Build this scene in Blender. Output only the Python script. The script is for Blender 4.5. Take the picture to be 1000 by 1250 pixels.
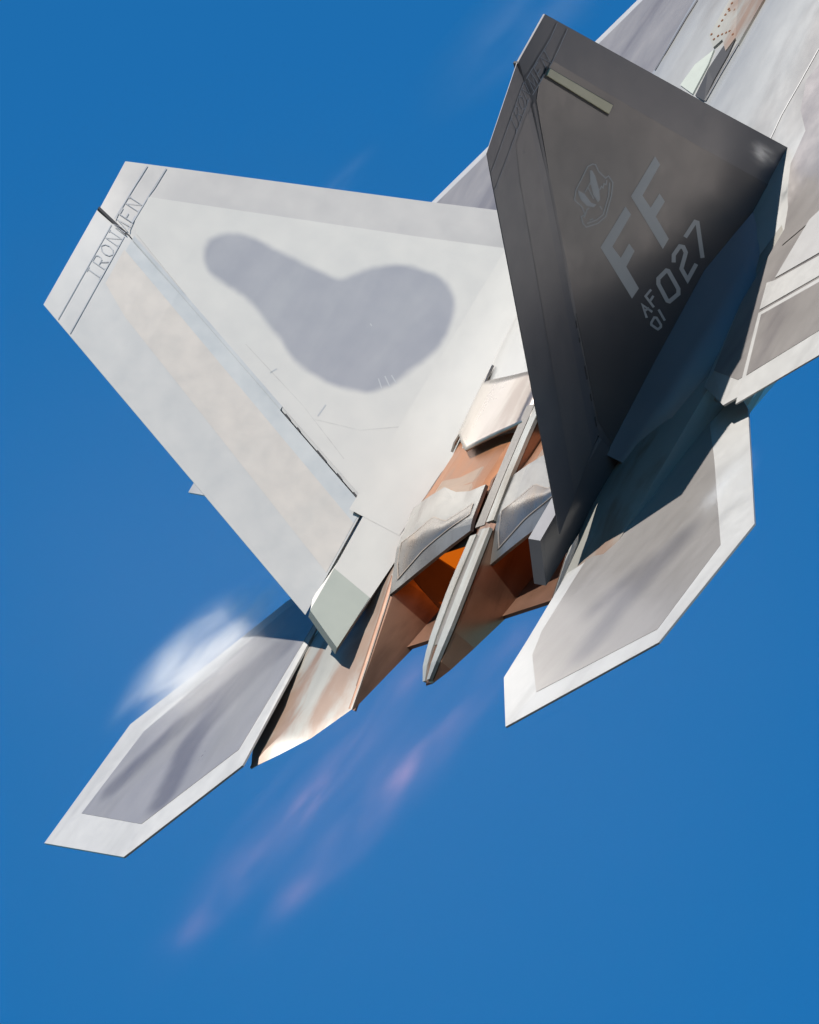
import bpy, bmesh, math, random
from mathutils import Vector, Matrix
random.seed(7)
for o in list(bpy.data.objects): bpy.data.objects.remove(o)
sc = bpy.context.scene
COL = sc.collection
rad = math.radians

# ------------------------------------------------------------------ camera
# Aircraft frame: x aft, y starboard, z up (metres). R_AC / T_AC: aircraft frame -> camera frame, solved from
# the published tail dimensions (fin cant 28 deg, fin sweep 22.9 deg, tailplane span 8.84 m).
R_AC = Matrix(((-0.4588043, 0.5254996, -0.7164836), (-0.7663439, 0.1740656, 0.6183997), (0.4496839, 0.8327973, 0.3228514)))
T_AC = Vector((1.53609, 1.35581, -250.00000))
F_PX = 40482.47                      # focal length in photograph pixels (1000 x 1250)
ELEV = rad(25)
CAM_LOC = Vector((0, 0, 1.7))
cam_d = bpy.data.cameras.new('camera'); cam = bpy.data.objects.new('camera', cam_d); COL.objects.link(cam)
cam.location = CAM_LOC; cam.rotation_euler = (rad(90) + ELEV, 0, 0)
cam_d.sensor_fit = 'VERTICAL'; cam_d.sensor_height = 36; cam_d.sensor_width = 28.8
cam_d.lens = F_PX / 1250 * 36
cam_d.clip_start = 1; cam_d.clip_end = 60000
sc.camera = cam
CW = Matrix(((1, 0, 0), (0, -math.sin(ELEV), -math.cos(ELEV)), (0, math.cos(ELEV), -math.sin(ELEV))))
JET_ROT = CW @ R_AC
JET_LOC = CAM_LOC + CW @ T_AC

# ------------------------------------------------------------------ sun, sky, exposure
SUN_AC = Vector((-.27, .16, .95)).normalized()       # towards the sun, in the aircraft frame (from the fin's shadow on the tailplane)
SUN = (JET_ROT @ SUN_AC).normalized()
sd = bpy.data.lights.new('sun', 'SUN'); so = bpy.data.objects.new('sun', sd); COL.objects.link(so)
sd.energy = 5.0; sd.angle = rad(.53); sd.color = (1, .95, .88)
so.rotation_euler = SUN.to_track_quat('Z', 'Y').to_euler()
so.location = SUN * 400
w = bpy.data.worlds.new('World'); sc.world = w; w.use_nodes = True
nt = w.node_tree; nt.nodes.clear()
sky = nt.nodes.new('ShaderNodeTexSky'); sky.sky_type = 'NISHITA'; sky.sun_disc = False
sky.sun_elevation = math.asin(SUN.z); sky.sun_rotation = math.atan2(SUN.x, SUN.y)
sky.altitude = 0; sky.air_density = 1.0; sky.dust_density = 0.1; sky.ozone_density = 3.0
hs = nt.nodes.new('ShaderNodeHueSaturation'); hs.inputs['Saturation'].default_value = 1.25
tn = nt.nodes.new('ShaderNodeMix'); tn.data_type = 'RGBA'; tn.blend_type = 'MULTIPLY'; tn.inputs[0].default_value = 1
tn.inputs[7].default_value = (.25, .95, 1.17, 1)
bg = nt.nodes.new('ShaderNodeBackground'); bg.inputs[1].default_value = .0545
wo = nt.nodes.new('ShaderNodeOutputWorld')
nt.links.new(sky.outputs[0], hs.inputs['Color']); nt.links.new(hs.outputs[0], tn.inputs[6])
nt.links.new(tn.outputs[2], bg.inputs[0]); nt.links.new(bg.outputs[0], wo.inputs[0])
sc.view_settings.view_transform = 'Standard'; sc.view_settings.look = 'None'
sc.view_settings.exposure = 0.9; sc.view_settings.gamma = 1
sc.render.engine = 'CYCLES'
sc.cycles.volume_bounces = 2

# ------------------------------------------------------------------ photograph pixel -> point on a plane of the aircraft
C_AC = -(R_AC.transposed() @ T_AC)
def U(p, n, d):
    v = R_AC.transposed() @ Vector(((p[0] - 500) / F_PX, -(p[1] - 625) / F_PX, -1))
    n = Vector(n); k = (d - n.dot(C_AC)) / n.dot(v)
    return C_AC + v * k
def UZ(p, z): return U(p, (0, 0, 1), z)
def UY(p, y): return U(p, (0, 1, 0), y)
CC, SS = math.cos(rad(28)), math.sin(rad(28))
def fin(x, h, off, sg): return Vector((x, sg * (3.004 - h * SS) + off * sg * CC, 2.95 - h * CC - off * SS))
def UF(p, sg, off=0):          # pixel -> (x, h) on the fin plane, off = distance outboard of the fin's mid plane
    n = Vector((0, sg * CC, -SS)); q = U(p, n, n.dot(fin(0, 0, off, sg)))
    h = (2.95 - off * SS - q.z) / CC
    return (q.x, h)

# ------------------------------------------------------------------ materials
MATS = {}
ALB = .55
def principled(name, col, rough=.45, metal=0.0, mott=.06, scale=6.0, streak=0.0, blobs=None, blobcol=None, bump=.0,
               blobw=.04, emis=None, emis_s=0, spec=.5, coat=0.0, tint=None, tint_amt=.6, tint_scale=.9, tint_lo=.45, tint_hi=.7, bscale=3.0):
    m = bpy.data.materials.new(name); m.use_nodes = True; n = m.node_tree; L = n.links
    b = n.nodes['Principled BSDF']
    col = tuple(c * ALB for c in col); blobcol = tuple(c * ALB for c in blobcol) if blobcol else None
    b.inputs['Roughness'].default_value = rough; b.inputs['Metallic'].default_value = metal
    b.inputs['Specular IOR Level'].default_value = spec
    b.inputs['Coat Weight'].default_value = coat; b.inputs['Coat Roughness'].default_value = .25
    tc = n.nodes.new('ShaderNodeTexCoord')
    base = n.nodes.new('ShaderNodeRGB'); base.outputs[0].default_value = (*col, 1); cur = base.outputs[0]
    def math_(op, a, bb=None, c=None):
        k = n.nodes.new('ShaderNodeMath'); k.operation = op
        for i, v in enumerate((a, bb, c)):
            if v is None: continue
            if isinstance(v, (int, float)): k.inputs[i].default_value = v
            else: L.new(v, k.inputs[i])
        return k.outputs[0]
    if blobs:                                       # soft-edged camouflage patches, spheres in the aircraft frame joined smoothly
        acc = None
        for c, r in blobs:
            vm = n.nodes.new('ShaderNodeVectorMath'); vm.operation = 'DISTANCE'
            L.new(tc.outputs['Object'], vm.inputs[0]); vm.inputs[1].default_value = c
            d = math_('SUBTRACT', vm.outputs['Value'], r)
            acc = d if acc is None else math_('SMOOTH_MIN', acc, d, .18)
        nz = n.nodes.new('ShaderNodeTexNoise'); nz.inputs['Scale'].default_value = 4; L.new(tc.outputs['Object'], nz.inputs['Vector'])
        acc = math_('ADD', acc, math_('MULTIPLY', math_('SUBTRACT', nz.outputs[0], .5), .06))
        mr = n.nodes.new('ShaderNodeMapRange'); mr.interpolation_type = 'SMOOTHSTEP'; L.new(acc, mr.inputs[0])
        mr.inputs[1].default_value = -blobw; mr.inputs[2].default_value = blobw; mr.inputs[3].default_value = 1; mr.inputs[4].default_value = 0
        mx = n.nodes.new('ShaderNodeMix'); mx.data_type = 'RGBA'; L.new(mr.outputs[0], mx.inputs[0]); L.new(cur, mx.inputs[6])
        mx.inputs[7].default_value = (*blobcol, 1); cur = mx.outputs[2]
    if tint:                                        # stains, heat tints and painted-in sheen, drawn out along the airflow
        tm = n.nodes.new('ShaderNodeMapping'); tm.inputs['Scale'].default_value = (.45, 1.5, 1.5); tm.inputs['Location'].default_value = (len(name) * .37, 1.3, .2)
        L.new(tc.outputs['Object'], tm.inputs[0])
        t1 = n.nodes.new('ShaderNodeTexNoise'); t1.inputs['Scale'].default_value = tint_scale; t1.inputs['Detail'].default_value = 5; t1.inputs['Roughness'].default_value = .55; t1.inputs['Distortion'].default_value = .5
        L.new(tm.outputs[0], t1.inputs['Vector'])
        tr = n.nodes.new('ShaderNodeMapRange'); tr.interpolation_type = 'SMOOTHSTEP'; L.new(t1.outputs[0], tr.inputs[0])
        tr.inputs[1].default_value = tint_lo; tr.inputs[2].default_value = tint_hi; tr.inputs[3].default_value = 0; tr.inputs[4].default_value = tint_amt
        tx = n.nodes.new('ShaderNodeMix'); tx.data_type = 'RGBA'; L.new(tr.outputs[0], tx.inputs[0]); L.new(cur, tx.inputs[6])
        tx.inputs[7].default_value = (*(c * ALB for c in tint), 1); cur = tx.outputs[2]
    n1 = n.nodes.new('ShaderNodeTexNoise'); n1.inputs['Scale'].default_value = scale; n1.inputs['Detail'].default_value = 6
    n1.inputs['Roughness'].default_value = .62
    mp = n.nodes.new('ShaderNodeMapping'); L.new(tc.outputs['Object'], mp.inputs[0])
    mp.inputs['Scale'].default_value = (1 - streak * .85, 1 + streak, 1 + streak)
    L.new(mp.outputs[0], n1.inputs['Vector'])
    n2 = n.nodes.new('ShaderNodeTexNoise'); n2.inputs['Scale'].default_value = scale * .17; n2.inputs['Detail'].default_value = 3
    L.new(tc.outputs['Object'], n2.inputs['Vector'])
    val = math_('ADD', math_('MULTIPLY', math_('SUBTRACT', n1.outputs[0], .5), mott * 2.2), math_('MULTIPLY', math_('SUBTRACT', n2.outputs[0], .5), mott * 2.2))
    fac = math_('ADD', val, 1.0)
    sc_ = n.nodes.new('ShaderNodeVectorMath'); sc_.operation = 'SCALE'; L.new(cur, sc_.inputs[0]); L.new(fac, sc_.inputs['Scale'])
    L.new(sc_.outputs[0], b.inputs['Base Color'])
    rr = math_('ADD', math_('MULTIPLY', math_('SUBTRACT', n1.outputs[0], .5), .25), rough); L.new(rr, b.inputs['Roughness'])
    if bump:
        bp = n.nodes.new('ShaderNodeBump'); bp.inputs['Strength'].default_value = bump; bp.inputs['Distance'].default_value = .02
        n3 = n.nodes.new('ShaderNodeTexNoise'); n3.inputs['Scale'].default_value = bscale; n3.inputs['Detail'].default_value = 2
        L.new(tc.outputs['Object'], n3.inputs['Vector']); L.new(n3.outputs[0], bp.inputs['Height']); L.new(bp.outputs[0], b.inputs['Normal'])
    if emis:
        b.inputs['Emission Color'].default_value = (*emis, 1); b.inputs['Emission Strength'].default_value = emis_s
    MATS[name] = m
    return m

# ------------------------------------------------------------------ mesh helpers
def link(name, me, mat, parent, smooth=False, bevel=0.0, auto=None):
    o = bpy.data.objects.new(name, me); COL.objects.link(o)
    if mat: me.materials.append(mat)
    o.parent = parent
    bm = bmesh.new(); bm.from_mesh(me); bmesh.ops.recalc_face_normals(bm, faces=bm.faces[:]); bm.to_mesh(me); bm.free()
    if smooth:
        for p in me.polygons: p.use_smooth = True
        if auto: 
            me.set_sharp_from_angle(angle=rad(auto))
    if bevel:
        b = o.modifiers.new('bevel', 'BEVEL'); b.width = bevel; b.segments = 2; b.limit_method = 'ANGLE'; b.angle_limit = rad(25)
    return o
def mk(name, verts, faces, mat, parent, **k):
    me = bpy.data.meshes.new(name); me.from_pydata([tuple(v) for v in verts], [], faces); me.update()
    return link(name, me, mat, parent, **k)
def loops(name, ls, mat, parent, cap=True, **k):
    """closed loops of equal length joined by quads, ends capped"""
    V, F = [], []; n = len(ls[0])
    for l in ls: V += list(l)
    for i in range(len(ls) - 1):
        for j in range(n):
            a, b = i * n + j, i * n + (j + 1) % n
            F.append((a, b, b + n, a + n))
    if cap:
        F.append(tuple(range(n))); F.append(tuple((len(ls) - 1) * n + j for j in range(n)))
    return mk(name, V, F, mat, parent, **k)
def plate(name, poly, nrm, top, bot, mat, parent, **k):
    nrm = Vector(nrm).normalized()
    return loops(name, [[Vector(p) + nrm * bot for p in poly], [Vector(p) + nrm * top for p in poly]], mat, parent, **k)
def slab(name, outer, inner, nrm, he, hc, mat, parent, **k):
    """lens-like slab: thin at the outer outline, thick at the inner one"""
    nrm = Vector(nrm).normalized()
    ls = [[Vector(p) - nrm * hc for p in inner], [Vector(p) - nrm * he for p in outer],
          [Vector(p) + nrm * he for p in outer], [Vector(p) + nrm * hc for p in inner]]
    return loops(name, ls, mat, parent, **k)
def grid(name, rows, mat, parent, thick=0.0, flip=False, **k):
    V, F = [], []; m = len(rows[0])
    for r in rows: V += list(r)
    for i in range(len(rows) - 1):
        for j in range(m - 1):
            a = i * m + j; F.append((a, a + 1, a + m + 1, a + m))
    o = mk(name, V, F, mat, parent, **k)
    if thick:
        s = o.modifiers.new('solid', 'SOLIDIFY'); s.thickness = abs(thick); s.offset = -1 if thick > 0 else 1
    return o
def mirror(v): return Vector((v[0], -v[1], v[2]))
def lerp(a, b, t): return a + (b - a) * t
def interp(tab, x):
    if x <= tab[0][0]: return tab[0][1]
    for (x0, y0), (x1, y1) in zip(tab, tab[1:]):
        if x <= x1: return y0 + (y1 - y0) * (x - x0) / (x1 - x0)
    return tab[-1][1]
def ribbon(polys, width, mapf, closed=False):
    """strokes in 2-D -> verts, faces through mapf(u, v)"""
    V, F = [], []
    for pl in polys:
        pts = [Vector(p).to_2d() if len(p) > 2 else Vector(p) for p in pl]
        cl = closed or (pts[0] - pts[-1]).length < 1e-6
        if cl and (pts[0] - pts[-1]).length < 1e-6: pts = pts[:-1]
        n = len(pts); base = len(V)
        for i in range(n):
            a = pts[i - 1] if (i or cl) else None; b = pts[(i + 1) % n] if (i < n - 1 or cl) else None
            d0 = (pts[i] - a).normalized() if a is not None else None
            d1 = (b - pts[i]).normalized() if b is not None else None
            if d0 is None: d0 = d1
            if d1 is None: d1 = d0
            n0, n1 = Vector((-d0.y, d0.x)), Vector((-d1.y, d1.x))
            m = n0 + n1
            m = n1 if m.length < 1e-4 else m.normalized()
            k = min(1 / max(m.dot(n1), .35), 2.2)
            V.append(mapf(*(pts[i] + m * k * width / 2))); V.append(mapf(*(pts[i] - m * k * width / 2)))
        for i in range(n if cl else n - 1):
            a, b = base + 2 * i, base + 2 * ((i + 1) % n)
            F.append((a, b, b + 1, a + 1))
    return V, F

# ------------------------------------------------------------------ setting
def tag(o, label=None, cat=None, group=None, kind=None):
    if label: o['label'] = label
    if cat: o['category'] = cat
    if group: o['group'] = group
    if kind: o['kind'] = kind
    return o
gm = principled('ground_mat', (.105, .102, .095), rough=.9, mott=.3, scale=.02, spec=.1)
gv = [(40000 * math.cos(a), 40000 * math.sin(a), 0) for a in [i * math.tau / 64 for i in range(64)]]
tag(mk('ground', gv, [tuple(range(64))], gm, None), kind='structure')

# ------------------------------------------------------------------ the jet
jet = bpy.data.objects.new('fighter_jet', None); COL.objects.link(jet)
jet.matrix_world = Matrix.Translation(JET_LOC) @ JET_ROT.to_4x4()
tag(jet, 'light grey twin-tailed fighter jet climbing away with afterburners lit, tail code FF', 'fighter jet')

def fb(lst, sg, off): return [(tuple(fin(*UF((x, y), sg, off), off, sg)), r) for x, y, r in lst]
LIGHT = (.67, .65, .615)
M_light = principled('paint_light', LIGHT, rough=.5, metal=.1, mott=.035, scale=5, streak=.3, tint=(.60, .59, .56), tint_amt=.35)
M_finp = principled('paint_fin_patch', LIGHT, rough=.46, metal=.15, mott=.018, scale=5, tint=(.60, .60, .58), tint_amt=.25, tint_scale=.7,
    blobs=fb([(281, 314, .20), (305, 326, .22), (335, 345, .26), (370, 372, .32), (405, 403, .39), (440, 418, .42), (470, 390, .43), (492, 378, .36), (520, 368, .20)], -1, -.05), blobcol=(.36, .365, .40), blobw=.035)
M_edge = principled('paint_edge', (.56, .54, .52), rough=.45, metal=.2, mott=.04, scale=5, tint=(.50, .48, .47), tint_scale=.8)
M_edge2 = principled('paint_edge_grey', (.54, .53, .525), rough=.45, metal=.2, mott=.03, scale=5, tint=(.50, .495, .495), tint_scale=.6, tint_amt=.4)
M_beige = principled('paint_beige', (.60, .55, .51), rough=.45, metal=.2, mott=.05, scale=7, tint=(.56, .53, .50))
M_blue = principled('paint_bluegrey', (.53, .54, .55), rough=.42, metal=.25, mott=.04, tint=(.62, .62, .61), tint_scale=.8)
M_green = principled('primer_green', (.44, .47, .42), rough=.5, metal=.1, mott=.05)
M_shade = principled('paint_dark', (0.110, 0.105, 0.109), rough=.38, metal=.25, mott=.06, scale=5)  # dark camouflage, lowered further so the colour carries the outer face's shade
M_shade_edge = principled('paint_dark_edge', (0.142, 0.143, 0.159), rough=.38, metal=.25, mott=.05, scale=5)  # edge paint darkened the same way, shade put into the colour
M_shade_beige = principled('paint_dark_beige', (0.173, 0.165, 0.171), rough=.38, metal=.25, mott=.05)  # darkened copy of the beige band, shade put into the colour
M_white = principled('edge_white', (.60, .59, .575), rough=.42, metal=.2, mott=.06, scale=9, tint=(.44, .43, .42), tint_scale=1.2)
M_letter = principled('letter_grey', (.49, .51, .52), rough=.5, mott=.08, scale=9)
M_line = principled('line_grey', (.36, .38, .42), rough=.5, mott=.1, scale=12)
M_seam = principled('seam_dark', (.03, .03, .035), rough=.7, mott=.05)
M_lamp = principled('formation_lamp', (.62, .58, .36), rough=.35, mott=.06)
M_steel = principled('bare_steel', (.78, .72, .66), rough=.30, metal=.95, mott=.10, scale=3, streak=.3, bump=.03, bscale=1.6, tint=(.50, .42, .37), tint_scale=1.5, tint_amt=.8, tint_lo=.42, tint_hi=.62)
M_copper = principled('copper_skin', (.42, .175, .075), rough=.42, metal=.5, mott=.22, scale=5, streak=.4, bump=.06, tint=(.30, .17, .11), tint_scale=2.5)
M_flap = principled('flap_titanium', (.40, .395, .385), rough=.32, metal=.8, mott=.14, scale=5, bump=.08, bscale=2, tint=(.27, .25, .24), tint_scale=2.2, tint_amt=.8)
M_flap2 = principled('flap_panel', (.36, .34, .325), rough=.28, metal=.85, mott=.16, scale=4, bump=.04, bscale=2.5, tint=(.42, .30, .21), tint_scale=2.4, tint_amt=.7)
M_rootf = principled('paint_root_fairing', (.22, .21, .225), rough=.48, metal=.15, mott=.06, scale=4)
M_rim = principled('worn_rim', (.52, .43, .36), rough=.4, metal=.6, mott=.3, scale=8)
M_taupe = principled('fairing_taupe', (.36, .33, .30), rough=.42, metal=.5, mott=.16, tint=(.24, .22, .2), tint_scale=2)
M_pale = principled('fairing_pale', (.48, .485, .455), rough=.40, metal=.35, mott=.14, scale=4, tint=(.28, .23, .18), tint_scale=2.0, tint_amt=.8, tint_lo=.42, tint_hi=.65)
M_bronze = principled('nozzle_bronze', (.52, .30, .20), rough=.34, metal=.85, mott=.30, scale=3, streak=.5, bump=.12, bscale=2.2, tint=(.22, .125, .09), tint_scale=1.6, tint_amt=.85, tint_lo=.40, tint_hi=.62)
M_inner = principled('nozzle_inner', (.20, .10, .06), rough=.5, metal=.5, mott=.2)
M_boom = principled('boom_skin', (.36, .355, .325), rough=.50, metal=.2, mott=.16, scale=3, streak=.4, bump=.06, bscale=1.8, tint=(.27, .165, .115), tint_scale=1.9, tint_amt=.85, tint_lo=.43, tint_hi=.62)
M_wing = principled('paint_wing', (.48, .445, .425), rough=.34, metal=.5, mott=.10, scale=4, streak=.3, bump=.08, bscale=1.0, tint=(.25, .225, .235), tint_scale=.9, tint_amt=.75)
M_flame = principled('burner_glow', (.05, .02, .01), rough=.8, mott=.1, emis=(1, .20, .015), emis_s=5)
M_band = principled('heat_band', (.40, .285, .21), rough=.45, metal=.5, mott=.2, scale=6, tint=(.33, .2, .12), tint_scale=2)
M_glow = principled('hot_liner', (.2, .08, .03), rough=.6, metal=.3, mott=.3, scale=4, emis=(1, .20, .008), emis_s=.28)  # flame light on the nozzle walls, put in as emission
M_glow_fill = principled('flame_wash', (.2, .08, .03), rough=.6, mott=.3, emis=(1, .24, .02), emis_s=1.1)  # added emitter for the divider's unseen port face, lights the port sidewall
M_deck = principled('paint_deck', (.50, .495, .48), rough=.36, metal=.3, mott=.08, scale=4, streak=.4, bump=.08, bscale=.9, tint=(.32, .30, .285), tint_scale=1.0, tint_amt=.8)

def child(o, p):
    o.parent = p; return o

# ---- fins -------------------------------------------------------------------------------------------------
HK = .424
def hinge(h): return .558 + HK * (h - .33)
AXV = Vector((HK, 1)).normalized(); PPV = Vector((AXV.y, -AXV.x))
def rud(x, h, off, dl, sg):
    v = Vector((x - .558, h - .33)); a = v.dot(AXV); b = v.dot(PPV)
    cb, sb = math.cos(dl), math.sin(dl)
    q = Vector((.558, .33)) + AXV * a + PPV * (b * cb - off * sb)
    return fin(q.x, q.y, b * sb + off * cb, sg)
def rud_xh(p, dl, sg, off):      # pixel -> rudder (x, h) before deflection
    o0 = rud(.558, .33, off, dl, sg); e1 = rud(1.558, .33, off, dl, sg) - o0; e2 = rud(.558, 1.33, off, dl, sg) - o0
    n = e1.cross(e2).normalized(); q = U(p, n, n.dot(o0)) - o0
    a, b, c = e1.dot(e1), e1.dot(e2), e2.dot(e2); d, e = q.dot(e1), q.dot(e2); D = a * c - b * b
    return (.558 + (d * c - e * b) / D, .33 + (a * e - b * d) / D)
HT = .05
DEFL = {-1: rad(10.7), 1: rad(14.1)}
RS = {}
def make_fin(sg):
    name = 'fin'
    vis = 1 if sg > 0 else -1                      # side of the fin that the photo shows: outboard (starboard), inboard (port)
    main = M_shade if sg > 0 else M_finp
    edge = M_shade_edge if sg > 0 else M_edge
    O = [(0, 0), (-.42 * 1.0, 1.0), (-.42 * 2.2, 2.2), (-.42 * 3.35, 3.35), (.6, 3.35), (1.66, 3.35), (1.66, 2.93), (hinge(2.0), 2.0), (hinge(1.0), 1.0), (hinge(.33) - .002, .33), (.457, .02)]
    I = [(.20, .30), (-.42 * 1.0 + .34, 1.0), (-.42 * 2.2 + .36, 2.2), (-.42 * 3.3 + .36, 3.3), (.6, 3.3), (1.60, 3.3), (1.60, 2.85), (hinge(2.0) - .02, 2.0), (hinge(1.0) - .02, 1.0), (hinge(.33) - .03, .37), (.43, .30)]
    ls = [[fin(x, h, -HT, sg) for x, h in I], [fin(x, h, -.008, sg) for x, h in O], [fin(x, h, .008, sg) for x, h in O], [fin(x, h, HT, sg) for x, h in I]]
    # thick at the hinge so that the rudder meets a real spar
    for k, s_ in ((1, -1), (2, 1)):
        for i in (5, 6, 7, 8): ls[k][i] = fin(*O[i], s_ * .042, sg)
        for i in (9,): ls[k][i] = fin(*O[i], s_ * .03, sg)
        for i in (3, 4): ls[k][i] = fin(*O[i], s_ * .04, sg)
    root = loops(name, ls, edge, jet, smooth=True, auto=28)
    root['label'] = 'canted fin showing its inner face with a bluish grey patch' if sg < 0 else 'canted fin showing its shaded outer face with the FF lettering'
    # skin panel on both faces
    for f in (1, -1):
        off = f * HT
        P = [(x, h) for x, h in I]
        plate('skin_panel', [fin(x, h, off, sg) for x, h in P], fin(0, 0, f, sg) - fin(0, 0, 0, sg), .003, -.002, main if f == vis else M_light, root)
    # rudder: wedge with its own hinge deflection
    dl = DEFL[sg]
    def r(x, h, off): return rud(x, h, off, dl, sg)
    rb = M_shade_edge if sg > 0 else M_edge2
    def e0(h): return (.467 + (.558 - .457) * (h - .02) / .31 + .008) if h < .33 else hinge(h) + .003
    def e1(h): return 1.334 + (2.621 - 1.334) * (h - .005) / 2.933
    def t0(h): return interp([(0, .0015), (.33, .036), (.8, .046), (3, .046)], h)
    def rs(h, s, f, lift=0): return r(lerp(e0(h), e1(h), s), h, f * (lerp(t0(h), .0015 if h < .1 else .004, s) + lift))
    RS[sg] = (rs, e0, e1)
    hs_ = [.006, .17, .33, .8, 1.4, 2.0, 2.5, 2.935]
    ls = [[rs(h, 0, -1), rs(h, .5, -1), rs(h, 1, -1), rs(h, 1, 1), rs(h, .5, 1), rs(h, 0, 1)] for h in hs_]
    rd = loops('rudder', ls, rb, jet, smooth=True, auto=28)
    def band(nm, tab, mat, lift, n=10):       # tab: (h, s from, s to)
        hh = [lerp(tab[0][0], tab[-1][0], i / n) for i in range(n + 1)]
        for f in (1, -1):
            rows = [[rs(h, interp([(a, b) for a, b, c in tab], h), f, lift), rs(h, interp([(a, c) for a, b, c in tab], h), f, lift)] for h in hh]
            grid(nm, rows, mat, rd)
    band('paint_band', [(.36, .0, .11), (2.92, .0, .16)], M_shade_edge if sg > 0 else M_blue, .0015)
    band('paint_band', [(.345, .11, .44), (.5, .113, .50), (2.92, .16, .62)], M_shade_beige if sg > 0 else M_beige, .0015)
    # spring cover over the hinge gap
    hh_ = [.36 + i * (1.64 / 8) for i in range(9)]
    grid('hinge_cover', [[fin(hinge(h) - .022, h, vis * .0535, sg), fin(hinge(h) + .004, h, vis * .050, sg), fin(hinge(h) + .014, h, vis * (.047 if sg > 0 else .0455), sg)] for h in hh_], M_shade_edge if sg > 0 else M_blue, root)
    # hinge fairing bits
    for k in range(5):
        h = (2.05, 2.18, 2.40, 2.62, 2.80)[k]; L_ = (.05, .03, .10, .05, .07)[k]
        plate('hinge_bracket', [fin(hinge(h) - .006, h, vis * .048, sg), fin(hinge(h) + .010, h, vis * .048, sg), fin(hinge(h + L_) + .012, h + L_, vis * .048, sg), fin(hinge(h + L_) - .004, h + L_, vis * .048, sg)], fin(0, 0, vis, sg) - fin(0, 0, 0, sg), .004, -.03, M_seam, root)
    # gap between fixed tip and rudder
    plate('tip_seam', [fin(.455, .01, 0, sg), fin(.475, .01, 0, sg), fin(.578, .33, 0, sg), fin(.553, .33, 0, sg)], fin(0, 0, 1, sg) - fin(0, 0, 0, sg), .031 if sg < 0 else .022, -.031 if sg < 0 else -.022, M_seam, root)
    # aft root tab
    T = [(1.67, 2.955), (2.655, 2.985), (2.83, 3.30), (1.60, 3.36)]
    T_o = [(1.67, 2.90), (2.48, 2.93), (2.66, 3.24), (1.60, 3.40)]
    tb = loops('root_tab', [[fin(x, h, -.052, sg) for x, h in T], [fin(x, h, .052, sg) for x, h in T], [fin(x, h, o_, sg) for (x, h), o_ in zip(T_o if sg < 0 else [(1.67, 2.985), (2.62, 3.005), (2.78, 3.27), (1.60, 3.34)], (.14, .12, .08, .12) if sg < 0 else (.06, .056, .056, .06))]], M_shade_edge if sg > 0 else M_light, root)
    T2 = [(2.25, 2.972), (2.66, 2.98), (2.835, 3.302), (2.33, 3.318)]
    plate('tab_tip', [fin(x, h, 0, sg) for x, h in T2], fin(0, 0, 1, sg) - fin(0, 0, 0, sg), .055, -.055, M_shade_edge if sg > 0 else M_green, root)
    return root, rd
finS, rudS = make_fin(1)
finP, rudP = make_fin(-1)

def seam(sg, pts, wdt, mat, fn):
    off = HT + .0036 if sg > 0 else -HT - .0036
    V, F = ribbon([pts], wdt, on_fin_(sg, off)); return mk('panel_seam', V, F, mat, fn)
def on_fin_(sg, off): return lambda px, py: fin(*UF((px, py), sg, off), off, sg)
M_faint = principled('faint_seam', (.57, .56, .54), rough=.6, mott=.2, scale=20)
for p in ([(300, 420), (370, 495), (420, 560)], [(385, 512), (440, 525), (500, 520)]):
    seam(-1, p, 1.2, M_faint, finP)
for p in ([(462, 462), (466, 474)], [(470, 459), (476, 472)], [(478, 458), (484, 468)], [(330, 455), (338, 450)], [(452, 395), (454, 398)], [(388, 508), (398, 494)]):
    seam(-1, p, 1.5, M_blue, finP)
# lettering and marks
def on_fin(sg, off): return lambda px, py: fin(*UF((px, py), sg, off), off, sg)
def flat(name, polys, mapf, mat, parent):
    V, F = [], []
    for p in polys:
        b = len(V); V += [mapf(*q) for q in p]; F.append(tuple(range(b, b + len(p))))
    return mk(name, V, F, mat, parent)
Zm = lambda x, y: (660 + x / 4.1667, 160 + y / 4.1667)
mS = on_fin(1, HT + .0045)
FF = [[(305, 592), (432, 383), (460, 424), (365, 588), (408, 645), (450, 572), (478, 610), (436, 690), (500, 800), (465, 852)],
      [(460, 332), (582, 128), (608, 170), (518, 328), (560, 390), (605, 317), (632, 358), (586, 435), (652, 548), (622, 600)]]
flat('tail_code', [[Zm(*q) for q in p] for p in FF], mS, M_letter, finS)
zS = lambda x, y: mS(*Zm(x, y))
num = [[(599, 750), (640, 709), (650, 712), (701, 803), (701, 828), (656, 866), (644, 862), (599, 777), (599, 750)],
       [(677, 668), (677, 630), (708, 586), (726, 590), (739, 618), (716, 700), (748, 756), (792, 676)],
       [(735, 540), (786, 462), (798, 466), (824, 645)]]
V, F = ribbon(num, 21, zS)
mk('serial_number', V, F, M_letter, finS)
small = [[(540, 950), (518, 884), (568, 920)], [(529, 914), (552, 900)],
         [(576, 896), (534, 840), (562, 806)], [(556, 866), (574, 838)],
         [(563, 975), (578, 948), (590, 950), (612, 985), (612, 996), (597, 1008), (588, 1003), (563, 985), (563, 975)], [(632, 964), (600, 908)]]
V, F = ribbon(small, 12, zS)
mk('serial_prefix', V, F, M_letter, finS)
crest = [[(265, 168), (280, 172), (295, 205), (330, 240), (345, 228), (367, 262), (360, 330), (330, 435), (290, 470), (232, 488), (215, 470), (207, 435), (225, 425), (210, 385), (172, 350), (180, 300), (240, 180), (265, 168)],
         [(350, 262), (346, 330), (318, 425), (285, 452), (236, 470)], [(222, 440), (236, 398), (248, 392)], [(225, 312), (252, 265), (256, 272)], [(240, 285), (270, 345)],
         [(300, 300), (310, 280), (318, 290), (322, 268), (334, 272), (336, 250)], [(250, 452), (268, 446)], [(300, 380), (312, 398)]]
V, F = ribbon(crest, 6, zS); cr = mk('crest', V, F, M_letter, finS)
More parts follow.
